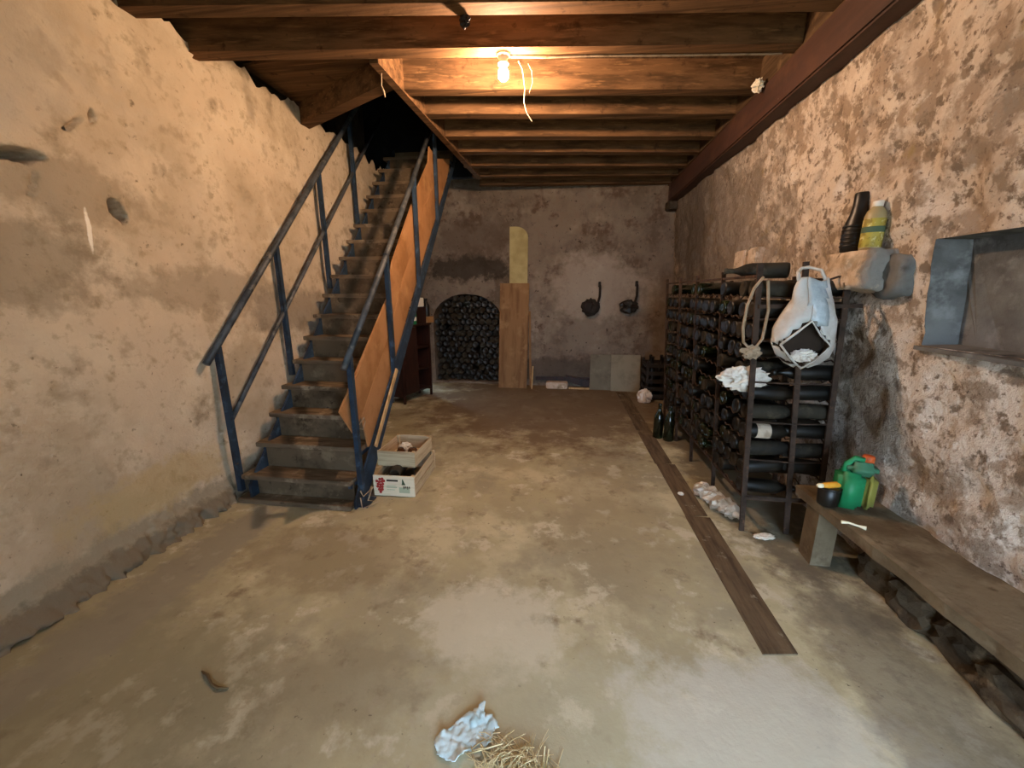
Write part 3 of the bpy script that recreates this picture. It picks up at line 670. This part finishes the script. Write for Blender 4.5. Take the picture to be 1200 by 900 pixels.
def crushed():
    a = Vector((1.03, 2.93, .055)); b = Vector((1.165, 2.54, .05)); d = (b - a); bm = bmesh.new()
    rings = []; n = 16; s = d.normalized().cross(up).normalized()
    for i in range(22):
        t = i / 21; r = .062 * min(1, (t + .03) * 6) * min(1, (1 - t) * 7 + .45) ; p = a + d * t; ring = []
        for k in range(n):
            an = 2 * math.pi * k / n
            f = 1 + .55 * (abs(noise.noise(Vector((math.cos(an) * 1.6, math.sin(an) * 1.6, t * 9)))) * 2 - .45)
            q = p + s * math.cos(an) * r * f + up * math.sin(an) * r * f * .85; q.z = max(q.z, .003); ring.append(bm.verts.new(q))
        rings.append(ring)
    for u, v in zip(rings, rings[1:]):
        for k in range(n): bm.faces.new((u[k], u[(k + 1) % n], v[(k + 1) % n], v[k]))
    bm.faces.new(rings[0][::-1]); bm.faces.new(rings[-1]); return bm
obj('bottle_body', crushed(), 'clear', pb)
obj('bottle_neck', lathe([(.028, 0), (.02, .03), (.016, .035), (.016, .055)], 10, (1.16, 2.555, .05), 'Y', Matrix.Rotation(math.pi + .35, 3, 'Z')), 'white_plastic', pb, True)
tag(obj('paper_scrap', crumple((.905, 2.85, .012), (.022, .02, .012), 5, .6, 2, 3, 0, .007), 'paper', loc=(.905, 2.85, 0)), 'tiny white scrap on the floor plank', 'scrap')
tag(obj('paper_scrap', crumple((1.27, 2.36, .015), (.06, .03, .014), 15, .5, 3, 3, .2, .002), 'tuft', loc=(1.27, 2.36, 0)), 'dusty pale scrap on the floor under the near end of the rack', 'scrap')
SP = [(.044, 0), (.0465, .01), (.0465, .19), (.040, .225), (.022, .262), (.0155, .285), (.0155, .318), (.018, .32), (.018, .334), (.013, .338)]
for (x, y, lbl) in ((1.0, 4.09, 'tall dark bottle standing on the floor beside the far end of the rack'), (1.09, 4.02, 'dark bottle standing behind the other one, touching the rack')):
    b_ = obj('standing_bottle', lathe([(r * 1.08, h * 1.1) for r, h in SP], 16, (x, y, 0)), 'bottle_green', loc=(x, y, 0), smooth=True); tag(b_, lbl, 'bottle', 'bottles standing on the floor')

# ------------------------------------------------------------------ stone bench
be = thing('stone_bench', 'long stone bench slab on rubble along the right wall', 'bench', (1.55, 1.3, 0))
def slab():
    bm = bmesh.new(); n = 26; rows = []
    for i in range(n + 1):
        y = .2 + (2.31 - .2) * i / n
        xf = 1.43 - (y - 1.0) * .05 + .012 * fn2(y * 6, 1, 21) + (-.0 if y < 2.2 else 0)
        top = [bm.verts.new((xf + (1.80 - xf) * t, y + (.03 * t if i == n else 0), .40 + .007 * fn2(y * 5, t * 3, 22) - (.006 if t == 0 else 0))) for t in (0, .06, .25, .5, .75, 1)]
        bot = [bm.verts.new((xf + .012 + (1.80 - xf) * t, y, .335 + .01 * fn2(y * 6, t * 3, 23))) for t in (1, 0)]
        rows.append(top + bot)
    for a, b in zip(rows, rows[1:]):
        for k in range(len(a)): bm.faces.new((a[k], a[(k + 1) % len(a)], b[(k + 1) % len(a)], b[k]))
    bm.faces.new(rows[0]); bm.faces.new(rows[-1][::-1]); return bm
MT['slab'] = mat('worn_stone_slab', '73654f', [('5a4c39', 4, .45, .62), ('85765f', 7, .54, .7), ('554835', 14, .62, .72)], rough=.9, spec=.15, bump=[(14, .5, .012, 'noise')])
MT['bench_stone'] = mat('dirty_rubble_stone', '574b3b', [('3a3126', 6, .45, .62), ('736550', 11, .55, .7)], rough=.95, spec=.1, bump=[(14, .7, .015, 'noise')])
obj('slab', slab(), 'slab', be, False)
obj('leg', prism([(1.405, 2.13, 0), (1.51, 2.13, 0), (1.52, 2.26, 0), (1.415, 2.26, 0)], (0, 0, .335)), 'slab', be)
rb = random.Random(12)
y = 2.06; i = 0
while y > .25:
    wv = rb.uniform(.16, .27)
    for (zc, hz, xo) in ((.085, .10, 0), (.245, .10, .02)):
        obj('stone', rock((1.695 + xo + rb.uniform(-.015, .015), y - wv / 2 + rb.uniform(-.04, .04), zc), (.115, wv / 2 + .03, hz), i + zc * 10, .2, 3, .7), 'bench_stone', be)
    y -= wv; i += 1
obj('rubble_fill', B(1.64, 1.8, .2, 2.1, 0, .33), 'stone_dark', be)

# jerrican, pot, brush, spoon on the bench
jc = thing('jerrican', 'green plastic jerrican with orange cap on the end of the bench', 'jerrican', (1.52, 2.07, .4))
R0 = Matrix.Rotation(-.35, 3, 'Z'); jo = Vector((1.505, 2.08, .403))
def rbox(x0, x1, y0, y1, z0, z1, bev):
    bm = B(x0, x1, y0, y1, z0, z1, bev)
    for v in bm.verts: v.co = jo + R0 @ v.co
    return bm
obj('body', rbox(-.075, .035, -.055, .075, 0, .195, .022), 'green', jc, True)
obj('side_panel', rbox(.03, .085, -.045, .07, .01, .19, .02), 'olive', jc, True)
obj('shoulder', rbox(-.045, .08, -.045, .065, .185, .255, .025), 'green2', jc, True)
obj('handle', tube([jo + R0 @ Vector(p) for p in ((-.05, 0, .19), (-.045, 0, .235), (-.015, 0, .27), (.02, 0, .265))], .014, 8), 'green', jc, True)
obj('cap', lathe([(.026, 0), (.026, .03), (.022, .036)], 14, jo + R0 @ Vector((.04, .02, .25))), 'orange', jc, True)
pt = thing('paint_pot', 'small black pot on the bench beside the green jerrican', 'pot', (1.40, 2.07, .4))
obj('pot_body', lathe([(.040, 0), (.046, .006), (.050, .10), (.046, .102), (.042, .03), (.0, .028)], 18, (1.402, 2.09, .402)), 'black_plastic', pt, True)
obj('pot_rim', lathe([(.050, .095), (.053, .098), (.053, .106), (.046, .106)], 18, (1.402, 2.09, .402)), 'black_plastic', pt, True)
br = thing('brush', 'yellow-handled brush lying across the black pot', 'brush', (1.40, 2.07, .51))
obj('handle', tube([(1.345, 2.062, .522), (1.375, 2.068, .522), (1.42, 2.08, .522), (1.465, 2.09, .522)], [.012, .0165, .0165, .014], 10), 'yellow', br, True)
obj('tip', tube([(1.318, 2.056, .522), (1.332, 2.058, .522), (1.346, 2.062, .522)], [.008, .013, .012], 10), 'ivory', br, True)
tag(obj('plastic_spoon', tube([(1.365, 1.915, .405), (1.39, 1.905, .409), (1.42, 1.885, .407), (1.445, 1.87, .406)], [.008, .005, .005, .010], 8), 'ivory', loc=(1.4, 1.9, .4)), 'white plastic spoon on the front edge of the bench', 'spoon')

# bottles on the ledge stone
db = thing('dark_bottle', 'dark ribbed bottle standing on the ledge stone', 'bottle', (1.545, 2.47, 1.70))
dbp = [(.05, 0), (.056, .01), (.060, .05), (.060, .12), (.052, .16), (.040, .20), (.034, .24), (.034, .30), (.030, .305)]
obj('body', lathe(dbp, 20, (1.535, 2.475, 1.705)), 'black_plastic', db, True)
for k in range(6): obj('rib', lathe([(.0595, .03 + k * .02), (.0635, .036 + k * .02), (.0595, .042 + k * .02)], 20, (1.535, 2.475, 1.705)), 'black_plastic', db, True)
yb = thing('spray_bottle', 'cloudy plastic bottle with yellow label and white cap on the ledge stone', 'bottle', (1.54, 2.35, 1.70))
c0 = (1.525, 2.335, 1.705)
obj('body', lathe([(.040, 0), (.044, .008), (.044, .165), (.036, .19), (.022, .205), (.020, .215)], 20, c0), 'clear_body', yb, True)
lab = obj('label', lathe([(.0450, .015), (.0455, .016), (.0455, .15), (.0450, .151)], 20, c0), 'label_yellow', yb, True)
obj('label_print', lathe([(.0458, .085), (.0462, .086), (.0462, .112), (.0458, .113)], 20, c0), 'ink_green', lab, True)
obj('cap', lathe([(.021, .208), (.023, .21), (.023, .232), (.020, .235)], 16, c0), 'white_plastic', yb, True)

# ------------------------------------------------------------------ crates by the stairs
def crate(root, x0, x1, y0, y1, z0, h, m, rot=0, slats=2, tilt=0):
    c = Vector(((x0 + x1) / 2, (y0 + y1) / 2, z0)); R = Matrix.Rotation(rot, 3, 'Z') @ Matrix.Rotation(tilt, 3, 'X')
    def T(bm):
        for v in bm.verts: v.co = c + R @ (v.co - c)
        return bm
    t = .010
    fr = obj('front_panel', T(B(x0, x1, y0, y0 + t, z0, z0 + h, .001)), m, root)
    obj('back_panel', T(B(x0, x1, y1 - t, y1, z0, z0 + h, .001)), m, root)
    for s in (x0, x1 - .007):
        for k in range(slats):
            hh = h / slats; obj('side_slat', T(B(s, s + .007, y0 + t, y1 - t, z0 + k * hh + .004, z0 + (k + 1) * hh - .008)), m if m != 'crate_white' else 'crate_wood', root)
    n = 4
    for k in range(n):
        ww = (x1 - x0 - .02) / n; obj('bottom_slat', T(B(x0 + .01 + k * ww, x0 + .01 + (k + 1) * ww - .008, y0 + t, y1 - t, z0 + .002, z0 + .01)), 'crate_wood', root)
    for (px, py) in ((x0 + .008, y0 + .011), (x1 - .03, y0 + .011), (x0 + .008, y1 - .033), (x1 - .03, y1 - .033)):
        obj('corner_post', T(B(px, px + .022, py, py + .022, z0, z0 + h)), 'crate_wood', root)
    return T, fr
c1 = thing('fruit_crate', 'white printed fruit crate with red grapes on the floor beside the stairs', 'crate', (-1.24, 2.8, 0))
T, fr = crate(c1, -1.405, -1.085, 2.545, 3.06, .0, .165, 'crate_white', .03)
bmg = bmesh.new()
for k, (gx, gz) in enumerate([(-1.352, .135), (-1.333, .138), (-1.375, .118), (-1.357, .112), (-1.337, .116), (-1.322, .122), (-1.368, .094), (-1.350, .090), (-1.331, .096), (-1.372, .074), (-1.354, .068), (-1.336, .073), (-1.362, .050), (-1.345, .047), (-1.352, .030), (-1.337, .052)]):
    bmesh.ops.create_cone(bmg, cap_ends=True, segments=14, radius1=.0115, radius2=.0105, depth=.0015 + .0003 * (k % 3), matrix=Matrix.Translation((gx, 2.5440, gz)) @ Matrix.Rotation(math.pi / 2, 4, 'X'))
obj('grape_print', T(bmg), 'ink_red', fr)
obj('hand_slot', T(B(-1.300, -1.212, 2.5435, 2.5455, .121, .134)), 'ink_black', fr)
def ink(x0, x1, z0, z1, m): obj('print_mark', T(B(x0, x1, 2.5438, 2.5455, z0, z1)), m, fr)
ink(-1.298, -1.232, .085, .089, 'ink_pale'); ink(-1.303, -1.222, .068, .078, 'ink_pale'); ink(-1.300, -1.240, .05, .055, 'ink_pale')
ink(-1.206, -1.124, .03, .075, 'ink_pale')
obj('print_mark', T(prism([(-1.185, 2.5436, .095), (-1.155, 2.5436, .095), (-1.158, 2.5436, .105), (-1.168, 2.5436, .112), (-1.172, 2.5436, .14), (-1.179, 2.5436, .14), (-1.180, 2.5436, .112)], (0, .002, 0))), 'ink_green', fr)
for k in range(4): ink(-1.172 + k * .014, -1.163 + k * .014, .068 if k % 2 else .062, .084, 'ink_black')
for k, (x, y) in enumerate(((-1.31, 2.57), (-1.20, 2.575), (-1.255, 2.60))):
    o = bottle(x, y, .068 + (.075 if k == 2 else 0), math.pi / 2 + .05, ('dark bottle lying in the printed fruit crate, left one', 'dark bottle lying in the printed fruit crate, right one', 'dark bottle lying on the two others in the printed fruit crate')[k], 'bottles in the fruit crate', (0, 0, 1)[k])
c2 = thing('wooden_crate', 'small raw wooden crate set on top of the printed fruit crate', 'crate', (-1.27, 2.85, .17))
T2, fr2 = crate(c2, -1.425, -1.115, 2.69, 3.06, .172, .125, 'crate_wood', -.02, 1)
tag(obj('glass_jar', lathe([(.036, 0), (.042, .006), (.044, .06), (.036, .085), (.03, .09), (.03, .1), (.001, .102)], 16, (-1.18, 2.80, .186)), 'brown_jar', loc=(-1.18, 2.8, .186), smooth=True), 'round brown jar in the upper crate', 'jar')
tag(obj('glass_jar', lathe([(.03, 0), (.036, .006), (.038, .05), (.03, .07), (.024, .075), (.024, .085), (.001, .087)], 16, (-1.29, 2.82, .186)), 'brown_jar', loc=(-1.29, 2.82, .186), smooth=True), 'smaller brown jar left of the round one in the upper crate', 'jar')
tag(obj('crumpled_paper', crumple((-1.30, 2.93, .235), (.055, .04, .04), 21, .5, 3, 2.5), 'tuft', loc=(-1.3, 2.93, .2)), 'crumpled wrapping at the back of the upper crate', 'paper')

# ------------------------------------------------------------------ dark shelf unit behind the stairs, and its load
cb = thing('shelf_unit', 'dark red-brown open shelf unit standing behind the stairs', 'shelf', (-2.05, 5.2, 0))
RC = Matrix.Rotation(-.30, 3, 'Z'); cc = Vector((-2.13, 4.9, 0))      # local: x = depth towards room face (0), y along the face
def cbx(x0, x1, y0, y1, z0, z1, bev=.003):
    bm = B(x0, x1, y0, y1, z0, z1, bev)
    for v in bm.verts: v.co = cc + RC @ v.co
    return bm
for ya in (0, .605): obj('side_panel', cbx(-.26, 0, ya, ya + .025, .09, 1.04), 'wood_dark', cb)
obj('top', cbx(-.28, .015, -.02, .65, 1.04, 1.065), 'wood_dark', cb)
obj('back_panel', cbx(-.26, -.25, .02, .61, .12, 1.04), 'wood_dark', cb)
for z in (.12, .42, .72): obj('shelf', cbx(-.25, -.005, .025, .605, z, z + .02), 'wood_dark', cb)
obj('door', cbx(-.012, .006, .03, .32, .14, 1.03), 'wood_dark', cb)
for (xa, ya) in ((-.25, 0), (-.03, 0), (-.25, .6), (-.03, .6)): obj('leg', cbx(xa, xa + .03, ya, ya + .03, 0, .09), 'wood_dark', cb)
def onc(x, y, z): return cc + RC @ Vector((x, y, z))
tag(obj('cardboard_box', cbx(-.16, .01, .555, .72, 1.067, 1.155, .004), 'card', loc=tuple(onc(-.08, .6, 1.067))), 'small brown cardboard box on the right end of the shelf unit', 'box')
tag(obj('white_box', cbx(-.12, .0, .40, .52, 1.30, 1.42, .006), 'white_plastic', loc=tuple(onc(-.06, .46, 1.30))), 'white box stacked on top of the dark box on the shelf unit', 'box')
tag(obj('dark_box', cbx(-.17, .01, .37, .545, 1.067, 1.298, .006), 'wood_dark', loc=tuple(onc(-.08, .46, 1.067))), 'dark box under the white box on the shelf unit', 'box')
g = thing('spray_can', 'green and white can left of the dark box on the shelf unit', 'can', tuple(onc(-.035, .30, 1.066)))
obj('body', lathe([(.05, 0), (.052, .005), (.052, .16), (.04, .175)], 16, onc(-.035, .30, 1.066)), 'green', g, True)
obj('band', lathe([(.0525, .05), (.053, .052), (.053, .10), (.0525, .102)], 16, onc(-.035, .30, 1.066)), 'white_plastic', g, True)
obj('cap', lathe([(.036, .176), (.036, .21), (.02, .22)], 14, onc(-.035, .30, 1.066)), 'white_plastic', g, True)
for k, (a, b_) in enumerate(((-.1, .60), (-.05, .64), (-.11, .685))):
    bmq = lathe([(r * .9, h * .75) for r, h in SP], 12, onc(a, b_, 1.156))
    tag(obj('small_bottle', bmq, 'bottle', loc=tuple(onc(a, b_, 1.161)), smooth=True), ('left', 'middle', 'right')[k] + ' of three small dark bottles on the cardboard box', 'bottle', 'bottles on the cardboard box')

# ------------------------------------------------------------------ things along the back wall
def lean(x0, x1, z1, yb, yt, th, skew=0, round_top=False):
    pts = [(x0, yb, 0), (x1, yb, 0)]
    if round_top:
        r = (x1 - x0); zc = z1 - r * .55
        pts += [(x1 + skew, yt, zc)] + [(x0 + skew + r * (.35 + .65 * math.cos(a)), yt, zc + r * .55 * math.sin(a)) for a in [math.pi / 2 * k / 6 for k in range(1, 7)]] + [(x0 + skew, yt, z1)]
    else: pts += [(x1 + skew, yt, z1), (x0 + skew, yt, z1)]
    f = []
    for (x, y, z) in pts: f.append((x, yb + (yt - yb) * z / z1, z))
    return prism(f, (0, th, 0))
tag(obj('plank', lean(-1.04, -.585, 1.63, 6.06, 6.20, .022, .015), 'brown_ply', loc=(-.8, 6.1, 0)), 'wide brown plank leaning on the back wall beside the arched niche', 'plank')
tag(obj('yellow_board', lean(-.885, -.605, 2.46, 6.19, 6.27, .018, .0, True), 'yellow_board', loc=(-.74, 6.15, 0)), 'tall yellow board with a rounded top behind the brown plank', 'board')
tag(obj('batten', bar((-.53, 6.16, 0), (-.565, 6.26, 1.2), .03, .03), 'brown_ply', loc=(-.53, 6.16, 0)), 'thin brown batten leaning right of the brown plank', 'batten')
tag(obj('batten', bar((-.50, 6.02, 0), (-.505, 6.27, .32), .02, .012), 'pale_wood', loc=(-.5, 6.02, 0)), 'short pale stick leaning at the foot of the back wall', 'stick')
tag(obj('fibre_sheet', lean(.405, .80, .535, 6.12, 6.26, .016), 'grey_sheet', loc=(.6, 6.12, 0)), 'darker grey square sheet leaning on the back wall, left of the pair', 'sheet', 'sheets leaning on the back wall')
tag(obj('fibre_sheet', lean(.725, 1.165, .545, 6.07, 6.225, .016), 'grey_sheet2', loc=(.95, 6.07, 0)), 'paler square sheet leaning on the back wall, right of the pair', 'sheet', 'sheets leaning on the back wall')
tag(obj('stone_block', B(-.28, .06, 6.08, 6.24, 0, .10, .012), 'stone', loc=(-.1, 6.15, 0)), 'pale low block on the floor against the back wall', 'block')
tag(obj('dark_board', prism([(.02, 6.2, .20), (.40, 6.2, .12), (.40, 6.2, .02), (.36, 6.2, .01), (.06, 6.2, .10)], (0, .05, 0)), 'wood_dark', loc=(.2, 6.2, .01)), 'short dark board slanting against the back wall behind the pale block', 'board')
tag(obj('dark_rail', B(-.46, .42, 6.25, 6.29, .10, .16, .006), 'wood_dark', loc=(0, 6.27, .1)), 'low dark rail along the foot of the back wall', 'rail')
tag(obj('white_lath', B(.08, .40, 6.1, 6.13, 0, .03, .004), 'pale_wood', loc=(.24, 6.1, 0)), 'pale lath on the floor left of the grey sheets', 'lath')
for k, (x, z) in enumerate(((.385, 1.23), (.93, 1.24))):
    hk = thing('wall_hook', ('left iron wall hook with a dark brown lump hanging on the back wall', 'right iron wall hook with a round greenish-black lump on the back wall')[k], 'hook', (x, 6.28, z), 'iron hooks on the back wall')
    obj('hook_rod', tube([(x + .11, 6.285, z + .38), (x + .115, 6.25, z + .36), (x + .115, 6.23, z + .20), (x + .09, 6.22, z + .10), (x + .02, 6.22, z + .06)], .018, 8), 'iron', hk, True)
    obj('wall_plate', B(x + .09, x + .13, 6.275, 6.30, z + .34, z + .42, .004), 'iron', hk)
    obj('hanging_lump', crumple((x - .015 + .02 * k, 6.215, z + .04), (.135, .06, .125 - .025 * k), 31 + k, .4, 3, 2.4), 'iron' if k == 0 else 'black_plastic', hk)
# dark bottle crate and white bag in the far right corner
dc = thing('bottle_crate', 'black slatted bottle crate in the far corner behind the rack', 'crate', (1.32, 5.75, 0))
for xx in (1.16, 1.46):
    for yy in (5.6, 5.93): obj('corner_post', B(xx - .015, xx + .015, yy - .015, yy + .015, 0, .56), 'iron', dc)
for zz in (.03, .14, .25, .36, .47):
    obj('slat', B(1.145, 1.475, 5.583, 5.596, zz, zz + .055), 'iron', dc); obj('slat', B(1.145, 1.475, 5.934, 5.947, zz, zz + .055), 'iron', dc)
    obj('slat', B(1.132, 1.144, 5.585, 5.945, zz, zz + .055), 'iron', dc); obj('slat', B(1.476, 1.488, 5.585, 5.945, zz, zz + .055), 'iron', dc)
obj('floor_panel', B(1.146, 1.474, 5.598, 5.932, .012, .025), 'iron', dc)
for k, (x, y) in enumerate(((1.235, 5.69), (1.385, 5.69), (1.235, 5.84), (1.385, 5.84))):
    tag(obj('standing_bottle', lathe([(r * 1.25, .026 + h * 1.75) for r, h in SP], 12, (x, y, 0)), 'bottle', loc=(x, y, .026), smooth=True), ('near left', 'near right', 'far left', 'far right')[k] + ' of four dark bottles standing in the corner crate', 'bottle', 'bottles in the corner crate')
wbg = obj('white_bag', crumple((1.115, 5.46, .085), (.09, .07, .10), 41, .5, 4, 2.2, 0, .002), 'paper', loc=(1.115, 5.46, 0)); tag(wbg, 'small crumpled white bag on the floor by the corner crate', 'bag')

# ------------------------------------------------------------------ cloth, straw and twig on the near floor
OUT = [(-0.399, 0.97), (-0.402, 0.989), (-0.352, 1.037), (-0.325, 1.067), (-0.304, 1.085), (-0.289, 1.085), (-0.289, 1.103), (-0.276, 1.098), (-0.272, 1.115), (-0.253, 1.129), (-0.246, 1.082), (-0.218, 1.084), (-0.186, 1.043), (-0.205, 1.036), (-0.202, 0.997), (-0.221, 0.982), (-0.29, 0.96), (-0.294, 0.942), (-0.315, 0.925), (-0.376, 0.939)]
def inpoly(x, y, P=OUT):
    r = False; n = len(P)
    for i in range(n):
        (x1, y1), (x2, y2) = P[i], P[i - 1]
        if (y1 > y) != (y2 > y) and x < (x2 - x1) * (y - y1) / (y2 - y1) + x1: r = not r
    return r
def cloth():
    bm = bmesh.new(); st_ = .005; V = {}
    def vv(i, j):
        if (i, j) not in V:
            x, y = -.41 + i * st_, .915 + j * st_
            u = x * .8 + y * .6
            h = .006 + .022 * abs(noise.noise(Vector((u * 16, (x - y) * 7, 2)))) + .026 * max(0, noise.noise(Vector((u * 26, (y - x) * 9, 5)))) + .006 * noise.noise(Vector((x * 70, y * 70, 1)))
            V[i, j] = bm.verts.new((x, y, max(.003, h)))
        return V[i, j]
    for i in range(48):
        for j in range(46):
            if inpoly(-.41 + (i + .5) * st_, .915 + (j + .5) * st_): bm.faces.new((vv(i, j), vv(i + 1, j), vv(i + 1, j + 1), vv(i, j + 1)))
    for _ in range(1):
        bmesh.ops.smooth_vert(bm, verts=[v for v in bm.verts if v.is_boundary], factor=.5, use_axis_x=True, use_axis_y=True, use_axis_z=True)
    return bm
c_ = obj('cloth_rag', cloth(), 'cloth', loc=(-.3, 1.0, 0), smooth=True); tag(c_, 'crumpled pale blue-white cloth rag on the near floor', 'rag')
md = c_.modifiers.new('thick', 'SOLIDIFY'); md.thickness = .0025
rs = random.Random(3); bm = bmesh.new()
for k in range(170):
    x = rs.gauss(-.12, .06); y = rs.gauss(.955, .035); a = rs.uniform(0, 2 * math.pi); l = rs.uniform(.03, .11)
    z = rs.uniform(.003, .02); x = max(-.25, min(.02, x)); y = min(y, 1.02)
    d = Vector((math.cos(a), math.sin(a), rs.uniform(-.05, .12))) * l / 2
    p, q = Vector((x, y, z)) - d, Vector((x, y, z)) + d; p.z = max(p.z, .002); q.z = max(q.z, .002)
    mid = (p + q) / 2 + Vector((0, 0, rs.uniform(0, .012)))
    tube([p, mid, q], rs.uniform(.0009, .0019), 4, bm)
for (p, q) in (((-.28, .955, .012), (-.165, .99, .03)), ((-.03, .93, .004), (-.025, 1.0, .03)), ((-.02, .95, .004), (-.012, 1.0, .02)), ((-.24, .985, .02), (-.15, .91, .01))):
    tube([p, q], .0028, 5, bm)
tag(obj('straw_tuft', bm, 'straw', loc=(-.12, .955, 0)), 'loose dry straw beside the pale cloth', 'straw', kind='stuff')
tag(obj('twig', tube([(-1.415, 1.10, .006), (-1.37, 1.083, .012), (-1.33, 1.058, .007), (-1.29, 1.045, .008), (-1.25, 1.05, .006)], [.003, .006, .005, .007, .004], 6), 'twig', loc=(-1.33, 1.07, 0), smooth=True), 'short brown twig on the near left floor', 'twig')
print('niche bottles', nb, 'bottles', len([o for o in COL.objects if o.name.startswith('wine_bottle')]))
